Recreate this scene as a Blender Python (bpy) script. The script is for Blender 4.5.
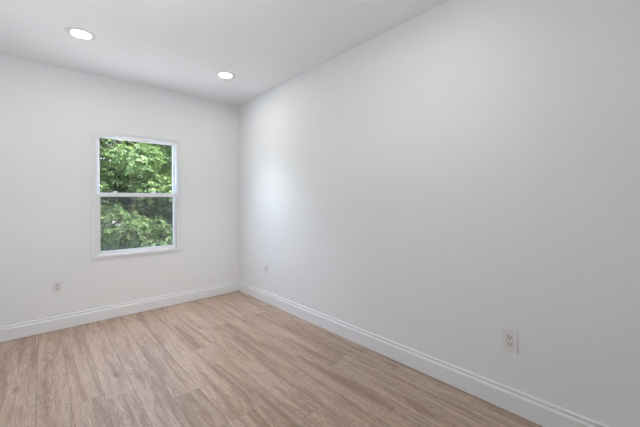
import bpy, bmesh, math, random
from mathutils import Vector, Matrix

for o in list(bpy.data.objects):
    bpy.data.objects.remove(o, do_unlink=True)
scene = bpy.context.scene
COL = scene.collection
PI = math.pi

# ------------------------------------------------------------------ camera
cam_d = bpy.data.cameras.new('camera')
cam = bpy.data.objects.new('camera', cam_d)
COL.objects.link(cam)
cam.location = (-1.9258, -3.7525, 1.1712)
ROLL = math.radians(-0.408)
cam.rotation_euler = (Matrix.Rotation(-0.7315, 3, 'Z') @ Matrix.Rotation(PI / 2, 3, 'X') @ Matrix.Rotation(ROLL, 3, 'Z')).to_euler()
cam_d.sensor_width = 36.0
cam_d.lens = 309.29 / 640.0 * 36.0
cam_d.shift_y = -(213.5 - 201.24) / 640.0
cam_d.clip_start = 0.01
cam_d.clip_end = 300
scene.camera = cam

# ------------------------------------------------------------------ sky, sun, exposure
SKY = 3.0
SUN = 16.0
LAMP = 68.0
SPOT = 38.0      # watts of each lamp's beam
world = bpy.data.worlds.new('sky')
scene.world = world
world.use_nodes = True
wn = world.node_tree
wn.nodes.clear()
w_out = wn.nodes.new('ShaderNodeOutputWorld')
w_bg = wn.nodes.new('ShaderNodeBackground')
w_sky = wn.nodes.new('ShaderNodeTexSky')
w_sky.sky_type = 'NISHITA'
w_sky.sun_disc = False
w_sky.sun_elevation = math.radians(55)
w_sky.sun_rotation = math.radians(150)
w_sky.dust_density = 3.0
w_bg.inputs['Strength'].default_value = SKY
wn.links.new(w_sky.outputs[0], w_bg.inputs[0])
wn.links.new(w_bg.outputs[0], w_out.inputs[0])

sun_d = bpy.data.lights.new('sun', 'SUN')
sun_d.energy = SUN
sun_d.angle = math.radians(3)
sun_d.color = (1.0, 0.96, 0.88)
sun = bpy.data.objects.new('sun', sun_d)
COL.objects.link(sun)
sun.rotation_euler = Vector((-0.55, 0.45, -0.95)).to_track_quat('-Z', 'Y').to_euler()

# added unseen fill lamp behind the camera, thrown along the room at the far wall
rear_fill_d = bpy.data.lights.new('rear_fill_light', 'AREA')
rear_fill_d.shape = 'RECTANGLE'
rear_fill_d.size = 0.86
rear_fill_d.size_y = 1.36
rear_fill_d.spread = math.radians(100)
rear_fill_d.energy = 3.4
rear_fill_d.color = (1.0, 0.995, 0.99)
rear_fill = bpy.data.objects.new('rear_fill_light', rear_fill_d)
COL.objects.link(rear_fill)
rear_fill.location = (-2.15, -4.2, 1.0)
rear_fill.rotation_euler = Vector((0, 1, -0.1)).to_track_quat('-Z', 'Y').to_euler()
# added unseen fill lamp, its soft light bounced off the ceiling above the camera's left
bounce_fill_d = bpy.data.lights.new('bounce_fill', 'AREA')
bounce_fill_d.shape = 'DISK'
bounce_fill_d.size = 0.7
bounce_fill_d.energy = 12.5
bounce_fill_d.color = (0.985, 0.99, 1.0)
bounce_fill = bpy.data.objects.new('bounce_fill', bounce_fill_d)
COL.objects.link(bounce_fill)
bounce_fill.location = (-2.2, -2.6, 1.0)
bounce_fill.rotation_euler = Vector((-0.1, 0.1, 1)).to_track_quat('-Z', 'Y').to_euler()

vs = scene.view_settings
vs.view_transform = 'Standard'
vs.look = 'None'
vs.gamma = 1.0
vs.use_curve_mapping = False
vs.exposure = 0.09


# ------------------------------------------------------------------ material helpers
class N:
    """small wrapper round a material's node tree"""
    def __init__(self, name):
        self.m = bpy.data.materials.new(name)
        self.m.use_nodes = True
        self.t = self.m.node_tree
        self.t.nodes.clear()
        self.out = self.t.nodes.new('ShaderNodeOutputMaterial')

    def new(self, kind, **kw):
        n = self.t.nodes.new(kind)
        for k, v in kw.items():
            setattr(n, k, v)
        return n

    def put(self, sock, v):
        if hasattr(v, 'is_linked') or isinstance(v, bpy.types.NodeSocket):
            self.t.links.new(v, sock)
        else:
            sock.default_value = v

    def math(self, op, a, b=0.0, c=0.0):
        n = self.new('ShaderNodeMath', operation=op)
        self.put(n.inputs[0], a)
        self.put(n.inputs[1], b)
        self.put(n.inputs[2], c)
        return n.outputs[0]

    def mix(self, f, a, b, blend='MIX'):
        n = self.new('ShaderNodeMix', data_type='RGBA', blend_type=blend)
        self.put(n.inputs[0], f)
        self.put(n.inputs[6], a)
        self.put(n.inputs[7], b)
        return n.outputs[2]

    def noise(self, vec, scale, detail=2.0, rough=0.5, dist=0.0):
        n = self.new('ShaderNodeTexNoise')
        if vec is not None:
            self.put(n.inputs['Vector'], vec)
        n.inputs['Scale'].default_value = scale
        n.inputs['Detail'].default_value = detail
        n.inputs['Roughness'].default_value = rough
        n.inputs['Distortion'].default_value = dist
        return n.outputs[0]

    def ramp(self, f, stops):
        n = self.new('ShaderNodeValToRGB')
        e = n.color_ramp.elements
        while len(e) < len(stops):
            e.new(0.5)
        for el, (p, c) in zip(e, stops):
            el.position = p
            el.color = c if len(c) == 4 else (*c, 1)
        self.put(n.inputs[0], f)
        return n.outputs[0]

    def bsdf(self, color, rough=0.5, spec=0.5, bump=None, bump_strength=0.1, bump_dist=0.001):
        b = self.new('ShaderNodeBsdfPrincipled')
        self.put(b.inputs['Base Color'], color if not isinstance(color, tuple) or len(color) == 4 else (*color, 1))
        self.put(b.inputs['Roughness'], rough)
        b.inputs['Specular IOR Level'].default_value = spec
        if bump is not None:
            n = self.new('ShaderNodeBump')
            n.inputs['Strength'].default_value = bump_strength
            n.inputs['Distance'].default_value = bump_dist
            self.put(n.inputs['Height'], bump)
            self.t.links.new(n.outputs[0], b.inputs['Normal'])
        self.t.links.new(b.outputs[0], self.out.inputs[0])
        return b


def obj_coord(n):
    return n.new('ShaderNodeTexCoord').outputs['Object']


def paint(name, color, rough=0.55, spec=0.35, scale=180.0, strength=0.06):
    n = N(name)
    co = obj_coord(n)
    h = n.noise(co, scale, 3.0, 0.6)
    v = n.noise(co, 1.3, 2.0)
    c2 = tuple(min(1, c * 1.012) for c in color)
    col = n.mix(v, (*color, 1), (*c2, 1))
    n.bsdf(col, rough, spec, h, strength, 0.0008)
    return n.m


M_WALL = paint('wall_paint', (0.850, 0.869, 0.883))
M_CEIL = paint('ceiling_paint', (0.91, 0.93, 0.95), 0.75, 0.2, 220, 0.08)
M_TRIM = paint('trim_gloss_paint', (0.84, 0.862, 0.89), 0.3, 0.5, 60, 0.02)
M_VINYL = paint('white_vinyl', (0.86, 0.87, 0.89), 0.35, 0.5, 90, 0.01)
M_PLASTIC = paint('white_plastic', (0.80, 0.812, 0.82), 0.35, 0.5, 300, 0.01)
M_SOCKET = paint('socket_plastic', (0.745, 0.755, 0.76), 0.35, 0.5, 300, 0.01)
M_SLOT = paint('dark_slot', (0.02, 0.02, 0.022), 0.6, 0.3, 300, 0.01)
M_SCREW = paint('painted_screw', (0.72, 0.72, 0.72), 0.3, 0.5, 300, 0.01)


def make_glass():
    n = N('window_glass')
    tr = n.new('ShaderNodeBsdfTransparent')
    tr.inputs[0].default_value = (0.96, 0.98, 0.97, 1)
    gl = n.new('ShaderNodeBsdfGlossy')
    gl.inputs['Roughness'].default_value = 0.01
    fr = n.new('ShaderNodeFresnel')
    fr.inputs[0].default_value = 1.45
    mx = n.new('ShaderNodeMixShader')
    geo = n.new('ShaderNodeNewGeometry')
    n.put(mx.inputs[0], n.math('MULTIPLY', fr.outputs[0], n.math('SUBTRACT', 1.0, geo.outputs['Backfacing'])))
    n.t.links.new(tr.outputs[0], mx.inputs[1])
    n.t.links.new(gl.outputs[0], mx.inputs[2])
    n.t.links.new(mx.outputs[0], n.out.inputs[0])
    return n.m


def make_screen():
    n = N('insect_screen_mesh')
    tr = n.new('ShaderNodeBsdfTransparent')
    df = n.new('ShaderNodeBsdfDiffuse')
    wv = n.noise(obj_coord(n), 60, 2)
    n.put(df.inputs[0], n.mix(wv, (0.13, 0.13, 0.13, 1), (0.17, 0.17, 0.17, 1)))
    mx = n.new('ShaderNodeMixShader')
    mx.inputs[0].default_value = 0.34
    n.t.links.new(tr.outputs[0], mx.inputs[1])
    n.t.links.new(df.outputs[0], mx.inputs[2])
    n.t.links.new(mx.outputs[0], n.out.inputs[0])
    return n.m


def make_lamp_lens():
    n = N('lit_lamp_lens')
    em = n.new('ShaderNodeEmission')
    v = n.noise(obj_coord(n), 8, 1)
    n.put(em.inputs[0], n.mix(v, (1.0, 0.95, 0.88, 1), (1.0, 0.955, 0.89, 1)))
    em.inputs[1].default_value = LAMP
    n.t.links.new(em.outputs[0], n.out.inputs[0])
    return n.m


M_GLASS = make_glass()
M_SCREEN = make_screen()
M_LENS = make_lamp_lens()

PLANK_W = 0.152
PLANK_L = 1.22
SEAM_X = -1.655


def make_floor():
    n = N('oak_plank_floor')
    co = obj_coord(n)
    sep = n.new('ShaderNodeSeparateXYZ')
    n.put(sep.inputs[0], co)
    X, Y = sep.outputs[0], sep.outputs[1]
    u = n.math('DIVIDE', n.math('SUBTRACT', X, SEAM_X), PLANK_W)
    row = n.math('FLOOR', u)
    fu = n.math('SUBTRACT', u, row)
    wr = n.new('ShaderNodeTexWhiteNoise', noise_dimensions='1D')
    n.put(wr.inputs['W'], row)
    off = wr.outputs['Value']
    v = n.math('ADD', n.math('DIVIDE', Y, PLANK_L), n.math('MULTIPLY', off, 7.31))
    cell = n.math('FLOOR', v)
    fv = n.math('SUBTRACT', v, cell)
    ids = n.new('ShaderNodeCombineXYZ')
    n.put(ids.inputs[0], row)
    n.put(ids.inputs[1], cell)
    wn2 = n.new('ShaderNodeTexWhiteNoise', noise_dimensions='2D')
    n.put(wn2.inputs['Vector'], ids.outputs[0])
    rnd = wn2.outputs['Value']
    rcol = n.new('ShaderNodeSeparateColor')
    n.put(rcol.inputs[0], wn2.outputs['Color'])
    # grain coordinates: stretched along the plank, shifted per plank
    g = n.new('ShaderNodeCombineXYZ')
    n.put(g.inputs[0], n.math('ADD', X, n.math('MULTIPLY', rcol.outputs[0], 13.0)))
    n.put(g.inputs[1], n.math('MULTIPLY', n.math('ADD', Y, n.math('MULTIPLY', rcol.outputs[1], 29.0)), 0.06))
    n.put(g.inputs[2], n.math('MULTIPLY', rnd, 17.0))
    gv = g.outputs[0]
    fine = n.noise(gv, 120, 4, 0.65, 0.2)
    mid = n.noise(gv, 21, 5, 0.55, 0.5)
    # broad cathedral figure
    g2 = n.new('ShaderNodeCombineXYZ')
    n.put(g2.inputs[0], n.math('ADD', X, n.math('MULTIPLY', rcol.outputs[1], 9.0)))
    n.put(g2.inputs[1], n.math('MULTIPLY', n.math('ADD', Y, n.math('MULTIPLY', rcol.outputs[2], 21.0)), 0.13))
    n.put(g2.inputs[2], n.math('MULTIPLY', rnd, 5.0))
    broad = n.noise(g2.outputs[0], 9, 3, 0.5, 0.5)
    rings = n.math('FRACT', n.math('MULTIPLY', broad, 13.0))
    ringline = n.ramp(rings, [(0.0, (0, 0, 0)), (0.3, (1, 1, 1)), (0.72, (1, 1, 1)), (1.0, (0, 0, 0))])
    patch = n.noise(g2.outputs[0], 4.5, 2, 0.5, 0.3)
    g4 = n.new('ShaderNodeCombineXYZ')
    n.put(g4.inputs[0], X)
    n.put(g4.inputs[1], n.math('MULTIPLY', Y, 0.22))
    n.put(g4.inputs[2], rnd)
    speck = n.noise(g4.outputs[0], 170, 3, 0.75, 0.0)
    # knots
    g3 = n.new('ShaderNodeCombineXYZ')
    n.put(g3.inputs[0], n.math('ADD', X, n.math('MULTIPLY', rcol.outputs[2], 3.0)))
    n.put(g3.inputs[1], n.math('MULTIPLY', n.math('ADD', Y, n.math('MULTIPLY', rcol.outputs[0], 11.0)), 0.33))
    vor = n.new('ShaderNodeTexVoronoi')
    vor.inputs['Scale'].default_value = 5.5
    n.put(vor.inputs['Vector'], g3.outputs[0])
    knot = n.ramp(vor.outputs['Distance'], [(0.0, (1, 1, 1)), (0.05, (.75, .75, .75)), (0.13, (0, 0, 0))])
    vsel = n.new('ShaderNodeSeparateColor')
    n.put(vsel.inputs[0], vor.outputs['Color'])
    knot = n.math('MULTIPLY', knot, n.math('GREATER_THAN', vsel.outputs[0], 0.45))
    base = n.ramp(rnd, [(0.0, FL[0]), (0.4, FL[1]), (0.75, FL[2]), (1.0, FL[3])])
    c = n.mix(n.ramp(mid, [(0.36, (0.75, 0.75, 0.75)), (0.58, (0, 0, 0))]), base, n.mix(1.0, base, (0.60, 0.52, 0.46, 1), 'MULTIPLY'))
    c = n.mix(n.ramp(broad, [(0.42, (0, 0, 0)), (0.72, (0.55, 0.55, 0.55))]), c, n.mix(1.0, c, (1.28, 1.30, 1.33, 1), 'MULTIPLY'))
    c = n.mix(n.math('MULTIPLY', n.math('MULTIPLY', n.math('SUBTRACT', 1.0, ringline), 0.42), n.ramp(patch, [(0.42, (0.15, 0.15, 0.15)), (0.58, (1, 1, 1))])), c, n.mix(1.0, c, (0.6, 0.53, 0.47, 1), 'MULTIPLY'))
    c = n.mix(n.ramp(fine, [(0.3, (0.55, 0.55, 0.55)), (0.52, (0, 0, 0))]), c, n.mix(1.0, c, (0.62, 0.58, 0.55, 1), 'MULTIPLY'))
    c = n.mix(n.ramp(fine, [(0.55, (0, 0, 0)), (0.8, (0.6, 0.6, 0.6))]), c, n.mix(1.0, c, (1.3, 1.32, 1.34, 1), 'MULTIPLY'))
    c = n.mix(n.ramp(speck, [(0.34, (0.9, 0.9, 0.9)), (0.5, (0, 0, 0))]), c, n.mix(1.0, c, (0.66, 0.60, 0.56, 1), 'MULTIPLY'))
    c = n.mix(n.math('MULTIPLY', knot, 0.6), c, (0.13, 0.08, 0.055, 1))
    # joints
    eu = n.math('MULTIPLY', n.math('MINIMUM', fu, n.math('SUBTRACT', 1.0, fu)), PLANK_W)
    ev = n.math('MULTIPLY', n.math('MINIMUM', fv, n.math('SUBTRACT', 1.0, fv)), PLANK_L)
    edge = n.math('MINIMUM', eu, ev)
    joint = n.ramp(n.math('MULTIPLY', edge, 100.0), [(0.0, (1, 1, 1)), (0.09, (0.8, 0.8, 0.8)), (0.26, (0, 0, 0))])
    c = n.mix(n.math('MULTIPLY', joint, 0.6), c, (0.10, 0.07, 0.05, 1))
    h = n.math('SUBTRACT', n.math('MULTIPLY', fine, 0.3), joint)
    n.bsdf(c, n.math('ADD', 0.36, n.math('MULTIPLY', mid, 0.16)), 0.5, h, 0.25, 0.0012)
    return n.m


FL = [(0.480, 0.362, 0.282), (0.525, 0.402, 0.317), (0.56, 0.435, 0.347), (0.50, 0.377, 0.294)]
M_FLOOR = make_floor()


def make_leaf(name, dark, lit, warm):
    n = N(name)
    geo = n.new('ShaderNodeNewGeometry')
    r = geo.outputs['Random Per Island']
    col = n.ramp(r, [(0.0, dark), (0.6, lit), (1.0, warm)])
    b = n.bsdf(col, 0.6, 0.2)
    tl = n.new('ShaderNodeBsdfTranslucent')
    n.put(tl.inputs[0], n.mix(1.0, col, (1.2, 1.2, 0.8, 1), 'MULTIPLY'))
    mx = n.new('ShaderNodeMixShader')
    mx.inputs[0].default_value = 0.38
    n.t.links.new(b.outputs[0], mx.inputs[1])
    n.t.links.new(tl.outputs[0], mx.inputs[2])
    n.t.links.new(mx.outputs[0], n.out.inputs[0])
    return n.m


def make_bark():
    n = N('bark')
    co = obj_coord(n)
    mp = n.new('ShaderNodeMapping')
    mp.inputs['Scale'].default_value = (1, 1, 0.2)
    n.put(mp.inputs[0], co)
    h = n.noise(mp.outputs[0], 30, 4, 0.6, 0.5)
    c = n.ramp(h, [(0.35, (0.06, 0.047, 0.038)), (0.65, (0.19, 0.15, 0.12))])
    n.bsdf(c, 0.9, 0.2, h, 0.8, 0.02)
    return n.m


def make_ground():
    n = N('pale_bounce_ground')
    h = n.noise(obj_coord(n), 3, 5, 0.7)
    c = n.ramp(h, [(0.3, (0.30, 0.30, 0.29)), (0.7, (0.42, 0.42, 0.40))])  # unseen ground, made pale grey to throw daylight up at the ceiling
    n.bsdf(c, 0.9, 0.2, h, 0.4, 0.02)
    return n.m


M_LEAF_LIGHT = make_leaf('light_leaf', (0.042, 0.075, 0.026), (0.086, 0.145, 0.055), (0.165, 0.21, 0.11))
M_LEAF_MID = make_leaf('mid_leaf', (0.036, 0.06, 0.026), (0.066, 0.105, 0.042), (0.13, 0.16, 0.09))
M_LEAF_DARK = make_leaf('dark_leaf', (0.02, 0.036, 0.016), (0.036, 0.062, 0.026), (0.08, 0.11, 0.055))
M_BARK = make_bark()
M_GROUND = make_ground()


# ------------------------------------------------------------------ mesh helpers
def link(name, bm, mat, parent=None, kind=None, smooth=False, loc=None):
    me = bpy.data.meshes.new(name)
    bmesh.ops.recalc_face_normals(bm, faces=bm.faces)
    bm.to_mesh(me)
    bm.free()
    if smooth:
        for p in me.polygons:
            p.use_smooth = True
    me.materials.append(mat)
    o = bpy.data.objects.new(name, me)
    COL.objects.link(o)
    if parent:
        o.parent = parent
    if loc:
        o.location = loc
    if kind:
        o['kind'] = kind
    return o


def thing(name, label, cat, loc=(0, 0, 0), rz=0.0, group=None):
    o = bpy.data.objects.new(name, None)
    o.empty_display_size = 0.1
    COL.objects.link(o)
    o.location = loc
    o.rotation_euler = (0, 0, rz)
    o['label'] = label
    o['category'] = cat
    if group:
        o['group'] = group
    return o


def box(bm, x0, x1, y0, y1, z0, z1, bevel=0.0, seg=2):
    r = bmesh.ops.create_cube(bm, size=1.0)
    vs_ = r['verts']
    for v in vs_:
        v.co = Vector(((x0 + x1) / 2 + v.co.x * (x1 - x0), (y0 + y1) / 2 + v.co.y * (y1 - y0), (z0 + z1) / 2 + v.co.z * (z1 - z0)))
    if bevel > 0:
        es = list({e for v in vs_ for e in v.link_edges})
        bmesh.ops.bevel(bm, geom=es, offset=bevel, segments=seg, profile=0.5, affect='EDGES')
    return bm


def ring_frame(bm, x0, x1, z0, z1, w, y0, y1, bevel=0.0, wb=None, wt=None):
    """rectangular frame of four mitred members in the xz plane"""
    wb = w if wb is None else wb
    wt = w if wt is None else wt
    o = [(x0, z0), (x1, z0), (x1, z1), (x0, z1)]
    i = [(x0 + w, z0 + wb), (x1 - w, z0 + wb), (x1 - w, z1 - wt), (x0 + w, z1 - wt)]
    V = {}
    for k in range(4):
        for nm, p in (('o', o[k]), ('i', i[k])):
            for yi, y in ((0, y0), (1, y1)):
                V[nm, k, yi] = bm.verts.new((p[0], y, p[1]))
    fs = []
    for k in range(4):
        q = (k + 1) % 4
        fs.append(bm.faces.new([V['o', k, 0], V['o', q, 0], V['i', q, 0], V['i', k, 0]]))
        fs.append(bm.faces.new([V['o', k, 1], V['i', k, 1], V['i', q, 1], V['o', q, 1]]))
        fs.append(bm.faces.new([V['o', k, 0], V['o', k, 1], V['o', q, 1], V['o', q, 0]]))
        fs.append(bm.faces.new([V['i', k, 0], V['i', q, 0], V['i', q, 1], V['i', k, 1]]))
    if bevel > 0:
        es = [e for e in {e for f in fs for e in f.edges} if len(e.link_faces) == 2 and e.calc_face_angle(0) > 0.5]
        bmesh.ops.bevel(bm, geom=es, offset=bevel, segments=2, profile=0.5, affect='EDGES')
    return bm


def extrude_profile(bm, prof, a, b, inward, ca=0.0, cb=0.0):
    """sweep a (depth, height) profile from a to b along a wall; inward = unit vector into the room;
    ca / cb = +1 mitres an inside corner"""
    a, b, inw = Vector(a), Vector(b), Vector(inward)
    d = (b - a).normalized()
    A, B = [], []
    for dep, h in prof:
        A.append(bm.verts.new(a + inw * dep + d * dep * ca + Vector((0, 0, h))))
        B.append(bm.verts.new(b + inw * dep - d * dep * cb + Vector((0, 0, h))))
    n = len(prof)
    for k in range(n):
        q = (k + 1) % n
        bm.faces.new([A[k], A[q], B[q], B[k]])
    bm.faces.new(A)
    bm.faces.new(list(reversed(B)))


def lathe(bm, prof, seg=48, center=(0, 0, 0)):
    rings = []
    for r, z in prof:
        if r < 1e-6:
            rings.append([bm.verts.new((center[0], center[1], center[2] + z))])
        else:
            rings.append([bm.verts.new((center[0] + r * math.cos(2 * PI * k / seg), center[1] + r * math.sin(2 * PI * k / seg), center[2] + z)) for k in range(seg)])
    for a, b in zip(rings, rings[1:]):
        for k in range(seg):
            q = (k + 1) % seg
            if len(a) == 1 and len(b) == 1:
                continue
            if len(a) == 1:
                bm.faces.new([a[0], b[q], b[k]])
            elif len(b) == 1:
                bm.faces.new([a[k], a[q], b[0]])
            else:
                bm.faces.new([a[k], a[q], b[q], b[k]])


# ------------------------------------------------------------------ room shell
XL, XR = -2.60, 0.0
YR, YB = -4.30, 0.0
H = 2.44
T = 0.105
WX0, WX1, WZ0, WZ1 = -1.546, -0.750, 0.627, 1.877   # rough opening in the back wall

bm = bmesh.new()
box(bm, XL - T, XR + T, YR - T, YB + T, -0.12, 0.0)
link('floor', bm, M_FLOOR, kind='structure')
bm = bmesh.new()
box(bm, XL - T, XR + T, YR - T, YB + T, H, H + 0.15)
link('ceiling', bm, M_CEIL, kind='structure')
bm = bmesh.new()
box(bm, XR, XR + T, YR - T, YB + T, 0, H)
wall_right = link('wall_right', bm, M_WALL, kind='structure')
bm = bmesh.new()
box(bm, XL - T, XL, YR - T, YB + T, 0, H)
link('wall_left', bm, M_WALL, kind='structure')
bm = bmesh.new()
box(bm, XL, XR, YR - T, YR, 0, H)
link('wall_rear', bm, M_WALL, kind='structure')
bm = bmesh.new()
xs = [XL, WX0, WX1, XR]
zs = [0, WZ0, WZ1, H]
grid = {}
for yi, y in enumerate((YB, YB + T)):
    for i, x in enumerate(xs):
        for j, z in enumerate(zs):
            grid[yi, i, j] = bm.verts.new((x, y, z))
for yi in (0, 1):
    for i in range(3):
        for j in range(3):
            if i == 1 and j == 1:
                continue
            f = [grid[yi, i, j], grid[yi, i + 1, j], grid[yi, i + 1, j + 1], grid[yi, i, j + 1]]
            bm.faces.new(f)
loops = [[(1, 1), (2, 1), (2, 2), (1, 2)], [(0, 0), (1, 0), (2, 0), (3, 0), (3, 1), (3, 2), (3, 3), (2, 3), (1, 3), (0, 3), (0, 2), (0, 1)]]
for lp in loops:
    for k in range(len(lp)):
        a, b = lp[k], lp[(k + 1) % len(lp)]
        bm.faces.new([grid[0, a[0], a[1]], grid[0, b[0], b[1]], grid[1, b[0], b[1]], grid[1, a[0], a[1]]])
wall_back = link('wall_back', bm, M_WALL, kind='structure')

# small filled nail heads under the paint
for nm, wall, loc, ax in (('nail_pop', wall_back, (-1.38, 0.0, 2.179), 'y'), ('nail_pop', wall_right, (0.0, -3.484, 2.08), 'x')):
    bm = bmesh.new()
    bmesh.ops.create_uvsphere(bm, u_segments=16, v_segments=8, radius=0.007)
    for v in bm.verts:
        if ax == 'y':
            v.co.y *= 0.3
        else:
            v.co.x *= 0.3
    link(nm, bm, M_WALL, parent=wall, smooth=True, loc=loc)

# baseboards: flat board with a stepped and rounded cap
BASE = [(0, 0.003), (0.0145, 0.003), (0.0145, 0.092), (0.0135, 0.0945), (0.0130, 0.0955), (0.0165, 0.0975), (0.0165, 0.1015),
        (0.0145, 0.1040), (0.0105, 0.106), (0.0085, 0.110), (0.0080, 0.116), (0.0080, 0.1185), (0.0110, 0.1205), (0.0115, 0.1245),
        (0.0100, 0.1285), (0.006, 0.1305), (0, 0.131)]
for nm, a, b, inw in (('baseboard_back', (XL, YB, 0), (XR, YB, 0), (0, -1, 0)),
                      ('baseboard_right', (XR, YB, 0), (XR, YR, 0), (-1, 0, 0)),
                      ('baseboard_rear', (XR, YR, 0), (XL, YR, 0), (0, 1, 0)),
                      ('baseboard_left', (XL, YR, 0), (XL, YB, 0), (1, 0, 0))):
    bm = bmesh.new()
    extrude_profile(bm, BASE, a, b, inw, 1, 1)
    link(nm, bm, M_TRIM, kind='structure')

# ------------------------------------------------------------------ window_1: white double hung window
CX = -1.148
OX0, OX1, OZ0, OZ1 = CX - 0.423, CX + 0.423, 0.618, 1.893
bm = bmesh.new()
ring_frame(bm, OX0 + 0.002, OX1 - 0.002, OZ0 + 0.002, OZ1 - 0.002, 0.049, -0.005, 0.02, 0.001, 0.026, 0.043)
ring_frame(bm, OX0, OX1, OZ0, OZ1, 0.019, -0.014, 0.004, 0.004, 0.012, 0.019)
ring_frame(bm, OX0 + 0.031, OX1 - 0.031, OZ0 + 0.014, OZ1 - 0.026, 0.020, -0.012, 0.004, 0.003, 0.012, 0.019)
window = link('window_1', bm, M_WALL, kind='structure')
FX0, FX1, FZ0, FZ1 = CX - 0.397, CX + 0.397, 0.628, 1.876
bm = bmesh.new()
ring_frame(bm, FX0, FX1, FZ0, FZ1, 0.024, 0.006, 0.098, 0.0015)
link('window_frame', bm, M_VINYL, parent=window)
for s_ in (-1, 1):   # jamb liner tracks between the two sashes
    bm = bmesh.new()
    xe = CX + s_ * 0.373
    box(bm, min(xe, xe - s_ * 0.006), max(xe, xe - s_ * 0.006), 0.012, 0.021, 0.655, 1.850)
    box(bm, min(xe, xe - s_ * 0.006), max(xe, xe - s_ * 0.006), 0.0475, 0.0505, 0.655, 1.850)
    box(bm, min(xe, xe - s_ * 0.002), max(xe, xe - s_ * 0.002), 0.012, 0.0505, 0.655, 1.850)
    link('jamb_track', bm, M_VINYL, parent=window)
SX0, SX1 = CX - 0.373, CX + 0.373
ZM = 1.253   # meeting rail height


def sash(name, y0, y1, z0, z1, wb, wt):
    bm = bmesh.new()
    ring_frame(bm, SX0 + 0.002, SX1 - 0.002, z0, z1, 0.022, y0, y1, 0.0025, wb, wt)
    o = link(name, bm, M_VINYL, parent=window)
    bm = bmesh.new()
    ring_frame(bm, SX0 + 0.0235, SX1 - 0.0235, z0 + wb - 0.0005, z1 - wt + 0.0005, 0.004, y0 + 0.005, y1 - 0.005, 0.001)
    link('glazing_bead', bm, M_VINYL, parent=o)
    bm = bmesh.new()
    ym = (y0 + y1) / 2
    box(bm, SX0 + 0.022, SX1 - 0.022, ym - 0.002, ym + 0.002, z0 + wb - 0.002, z1 - wt + 0.002)
    link('glass_pane', bm, M_GLASS, parent=o)
    return o


lower = sash('lower_sash', 0.023, 0.047, 0.653, ZM + 0.018, 0.026, 0.035)
upper = sash('upper_sash', 0.051, 0.075, ZM - 0.016, 1.851, 0.034, 0.018)
for lx in (CX - 0.222, CX + 0.142):
    bm = bmesh.new()
    box(bm, lx - 0.028, lx + 0.028, 0.025, 0.046, ZM + 0.018, ZM + 0.024, 0.002)
    lathe(bm, [(0, 0.014), (0.011, 0.013), (0.013, 0.009), (0.013, 0.0)], 20, (lx, 0.036, ZM + 0.023))
    box(bm, lx - 0.004, lx + 0.024, 0.028, 0.035, ZM + 0.028, ZM + 0.036, 0.002)
    link('sash_lock', bm, M_VINYL, parent=lower, smooth=False)
bm = bmesh.new()
ring_frame(bm, SX0 + 0.004, SX1 - 0.004, 0.662, ZM + 0.01, 0.014, 0.080, 0.089, 0.002)
scr = link('insect_screen', bm, M_VINYL, parent=window)
bm = bmesh.new()
box(bm, SX0 + 0.014, SX1 - 0.014, 0.084, 0.085, 0.672, ZM)
link('screen_mesh', bm, M_SCREEN, parent=scr)


# ------------------------------------------------------------------ recessed ceiling lights
def ceiling_light(x, y, label, beam=1.0, cone=80):
    t = thing('recessed_ceiling_light', label, 'ceiling light', (x, y, H), 0, 'recessed lights in the ceiling')
    bm = bmesh.new()
    lathe(bm, [(0.061, -0.0030), (0.064, -0.0050), (0.070, -0.0060), (0.083, -0.0050), (0.0895, -0.0022), (0.0905, 0.0), (0.061, 0.0), (0.061, -0.0030)], 64)
    link('trim_ring', bm, M_PLASTIC, parent=t, smooth=True)
    bm = bmesh.new()
    lathe(bm, [(0.0, -0.0042), (0.04, -0.0041), (0.057, -0.0037), (0.0609, -0.0030), (0.0609, -0.0005), (0.0, -0.0005)], 64)
    link('lamp_lens', bm, M_LENS, parent=t)
    ld = bpy.data.lights.new('lamp_beam', 'SPOT')
    ld.energy = SPOT * beam
    ld.color = (1.0, 0.965, 0.92)
    ld.spot_size = math.radians(cone)
    ld.spot_blend = 1.0
    ld.shadow_soft_size = 0.06
    lo = bpy.data.objects.new('lamp_beam', ld)
    COL.objects.link(lo)
    lo.parent = t
    lo.location = (0, 0, -0.02)
    return t


ceiling_light(-1.703, -0.832, 'white round recessed ceiling light, lit, the larger one at upper left above the window', 0.78)
ceiling_light(-0.555, -0.822, 'white round recessed ceiling light, lit, the smaller one near the corner of the two walls', 1.25)
ceiling_light(-1.70, -2.78, 'lit recessed ceiling light on the camera side of the room, far from the right wall', 0.08, 130)
ceiling_light(-0.72, -2.78, 'lit recessed ceiling light on the camera side of the room, close to the right wall', 0.08, 130)


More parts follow.
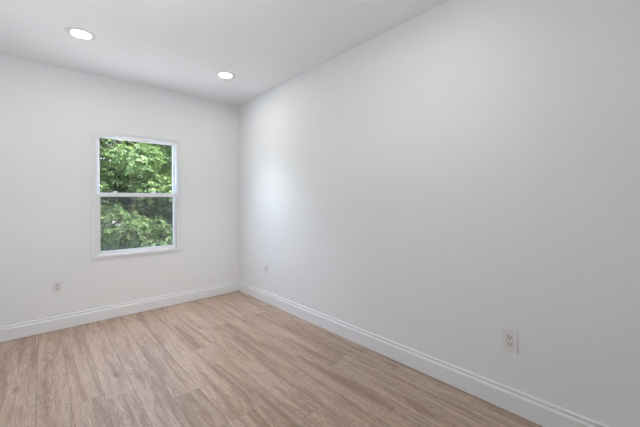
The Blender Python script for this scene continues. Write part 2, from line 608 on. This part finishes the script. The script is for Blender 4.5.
# ------------------------------------------------------------------ wall outlets
def outlet(loc, rz, label):
    t = thing('wall_outlet', label, 'outlet', loc, rz, 'white wall outlets')
    bm = bmesh.new()
    ring_frame(bm, -0.0365, 0.0365, -0.059, 0.059, 0.0190, -0.0090, -0.0016, 0.0034, 0.0250, 0.0250)
    link('cover_plate', bm, M_PLASTIC, parent=t)
    bm = bmesh.new()
    box(bm, -0.0165, 0.0165, -0.0068, -0.0005, -0.033, 0.033, 0.0012)
    box(bm, -0.030, 0.030, -0.0020, 0.0, -0.052, 0.052)
    face = link('receptacle', bm, M_SOCKET, parent=t)
    bm = bmesh.new()
    for cz in (-0.0185, 0.0185):
        box(bm, -0.0078, -0.0053, -0.0073, -0.0062, cz - 0.001, cz + 0.0075)
        box(bm, 0.0053, 0.0078, -0.0073, -0.0062, cz - 0.001, cz + 0.0075)
        r = bmesh.ops.create_cone(bm, cap_ends=True, segments=16, radius1=0.0029, radius2=0.0029, depth=0.001,
                                  matrix=Matrix.Translation((0, -0.0068, cz - 0.0085)) @ Matrix.Rotation(PI / 2, 4, 'X'))
    link('socket_slots', bm, M_SLOT, parent=face)
    for cz in (-0.0484, 0.0484):
        bm = bmesh.new()
        bmesh.ops.create_cone(bm, cap_ends=True, segments=16, radius1=0.003, radius2=0.0026, depth=0.0012,
                              matrix=Matrix.Translation((0, -0.0077, cz)) @ Matrix.Rotation(PI / 2, 4, 'X'))
        link('screw', bm, M_SCREW, parent=t)
    return t


outlet((0.0, -3.178, 0.393), -PI / 2, 'white wall outlet low on the right wall, the large near one with visible socket slots')
outlet((0.0, -0.672, 0.387), -PI / 2, 'white wall outlet on the right wall near the far corner, seen nearly edge on')
outlet((-1.826, 0.0, 0.396), 0.0, 'white wall outlet on the back wall below and left of the window')


# ------------------------------------------------------------------ outside: ground and trees
GZ = -3.0
bm = bmesh.new()
bmesh.ops.create_grid(bm, x_segments=24, y_segments=24, size=150, matrix=Matrix.Translation((0, 151, GZ)))
rg = random.Random(3)
for v in bm.verts:
    v.co.z += rg.uniform(-0.08, 0.08)
link('ground', bm, M_GROUND, kind='structure')


def tube(bm, pts, rads, seg=8):
    prev = None
    for k, (p, r) in enumerate(zip(pts, rads)):
        p = Vector(p)
        d = (Vector(pts[min(k + 1, len(pts) - 1)]) - Vector(pts[max(k - 1, 0)])).normalized()
        q = d.to_track_quat('Z', 'Y')
        ring = [bm.verts.new(p + q @ Vector((r * math.cos(2 * PI * j / seg), r * math.sin(2 * PI * j / seg), 0))) for j in range(seg)]
        if prev:
            for j in range(seg):
                bm.faces.new([prev[j], prev[(j + 1) % seg], ring[(j + 1) % seg], ring[j]])
        else:
            bm.faces.new(list(reversed(ring)))
        prev = ring
    bm.faces.new(prev)


def leaf_mesh(rnd, clumps, sprays, n_leaf, size):
    """pinnate sprays of pointed folded leaflets spread through ellipsoid clumps"""
    V, F = [], []
    for (c, rad) in clumps:
        for _ in range(sprays):
            while True:
                d = Vector((rnd.uniform(-1, 1), rnd.uniform(-1, 1), rnd.uniform(-1, 1)))
                if 0.15 < d.length < 1:
                    break
            d = d.normalized() * (0.35 + 0.65 * rnd.random() ** 0.6)
            p = c + Vector((d.x * rad.x, d.y * rad.y, d.z * rad.z))
            out = (Vector((d.x, d.y, d.z * 0.5 - 0.25)) + Vector((rnd.uniform(-.5, .5), rnd.uniform(-.5, .5), rnd.uniform(-.4, .4)))).normalized()
            side = out.cross(Vector((0, 0, 1)))
            if side.length < 1e-3:
                side = Vector((1, 0, 0))
            side.normalize()
            up = side.cross(out).normalized()
            L = size * n_leaf * 0.24
            for k in range(n_leaf):
                tt = (k // 2 + 1) / (n_leaf // 2 + 1)
                s = 1 if k % 2 else -1
                if k == n_leaf - 1:
                    ldir = out
                    b = p + out * L
                else:
                    b = p + out * (L * tt) - up * (0.25 * L * tt * tt)
                    ldir = (side * s + out * rnd.uniform(0.35, 0.8) - up * rnd.uniform(0.0, 0.45)).normalized()
                ln = size * rnd.uniform(0.75, 1.2)
                wdir = ldir.cross(up)
                if wdir.length < 1e-3:
                    wdir = side.copy()
                wdir.normalize()
                wd = ln * rnd.uniform(0.19, 0.26)
                nrm = wdir.cross(ldir).normalized()
                i0 = len(V)
                V.extend([b, b + ldir * ln * 0.35 + wdir * wd + nrm * wd * 0.35, b + ldir * ln * 0.75 + wdir * wd * 0.6 + nrm * wd * 0.2 - up * ln * 0.06,
                          b + ldir * ln - up * ln * 0.14, b + ldir * ln * 0.75 - wdir * wd * 0.6 + nrm * wd * 0.2 - up * ln * 0.06,
                          b + ldir * ln * 0.35 - wdir * wd + nrm * wd * 0.35])
                F.extend([(i0, i0 + 1, i0 + 2, i0 + 3), (i0, i0 + 3, i0 + 4, i0 + 5)])
    return V, F


def tree(loc, label, seed, height, crown_r, crown_z0, n_clumps, clump_r, sprays, n_leaf, size, mat, trunk_r, kind='tree', keep=None, lean=(0, 0)):
    rnd = random.Random(seed)
    t = thing('leafy_tree' if kind == 'tree' else 'leafy_shrub', label, kind, loc, 0, 'trees outside the window')
    top = height * 0.8
    tp = []
    for k in range(9):
        f = k / 8
        tp.append(Vector((lean[0] * f + 0.06 * math.sin(3.1 * f + seed), lean[1] * f + 0.06 * math.cos(2.3 * f + seed), top * f)))
    bm = bmesh.new()
    tube(bm, tp, [trunk_r * (1.35 if k == 0 else 1.0 - 0.09 * k) for k in range(9)], 14)
    trunk = link('trunk', bm, M_BARK, parent=t, smooth=True)
    clumps = []
    tries = 0
    while len(clumps) < n_clumps and tries < 8000:
        tries += 1
        x, y, z = rnd.uniform(-1, 1), rnd.uniform(-1, 1), rnd.uniform(-1, 1)
        if x * x + y * y + z * z > 1:
            continue
        zc, zh = (crown_z0 + height) / 2, (height - crown_z0) / 2
        c = Vector((x * crown_r, y * crown_r, zc + z * zh))
        if keep and not keep(c):
            continue
        r = clump_r * rnd.uniform(0.7, 1.25)
        clumps.append((c, Vector((r * 1.15, r * 1.15, r * 0.75))))
    bm = bmesh.new()
    for c, r in clumps:
        h0 = max(0.15 * top, min(top * 0.97, c.z - 0.45 * math.hypot(c.x, c.y)))
        f = h0 / top
        k = min(7, int(f * 8))
        s = tp[k].lerp(tp[k + 1], f * 8 - k)
        m1 = s.lerp(c, 0.5) + Vector((rnd.uniform(-.12, .12), rnd.uniform(-.12, .12), -0.1))
        rb = trunk_r * 0.16
        tube(bm, [s, m1, c, c + (c - m1) * 0.3], [rb, rb * 0.65, rb * 0.35, rb * 0.15], 6)
    link('branches', bm, M_BARK, parent=t, smooth=True)
    V, F = leaf_mesh(rnd, clumps, sprays, n_leaf, size)
    me = bpy.data.meshes.new('foliage')
    me.from_pydata([tuple(v) for v in V], [], F)
    me.materials.append(mat)
    fo = bpy.data.objects.new('foliage', me)
    COL.objects.link(fo)
    fo.parent = t
    return t


tree((-0.25, 5.2, GZ), 'light green broadleaf tree close outside the window, filling its left and middle', 11,
     7.0, 1.45, 1.2, 48, 0.46, 190, 9, 0.075, M_LEAF_LIGHT, 0.11)
tree((1.55, 7.4, GZ), 'brown trunked tree with loose leaves at the right side of the window', 23,
     8.2, 1.8, 3.0, 40, 0.55, 130, 9, 0.08, M_LEAF_MID, 0.20, lean=(-0.2, 0.1))
tree((0.55, 5.0, GZ), 'bushy green shrub seen low through the insect screen in the lower sash', 37,
     4.4, 1.1, 0.8, 34, 0.42, 170, 9, 0.07, M_LEAF_MID, 0.06, 'shrub')
tree((-1.0, 10.5, GZ), 'darker green tree standing behind the light green one, left of the window centre', 41,
     8.6, 2.6, 0.6, 60, 0.8, 90, 9, 0.13, M_LEAF_DARK, 0.16)
tree((2.4, 11.5, GZ), 'darker green tree standing behind the brown trunk at the right of the window', 53,
     9.0, 2.8, 0.4, 62, 0.8, 90, 9, 0.13, M_LEAF_DARK, 0.16)

for (tx, ty, sd, cr, hh, lab) in ((-2.7, 6.9, 61, 1.3, 8.0, 'unseen green tree left of the window view, added to block sky light, nearest to the light green tree'),
                                  (-4.9, 6.6, 67, 1.5, 8.0, 'unseen green tree far to the left outside, added to block sky light, last of the row')):
    tree((tx, ty, GZ), lab, sd, hh, cr, 0.4, 44, 0.75, 46, 9, 0.17, M_LEAF_DARK, 0.15)  # unseen trees, added to keep sky light from the left off the wall
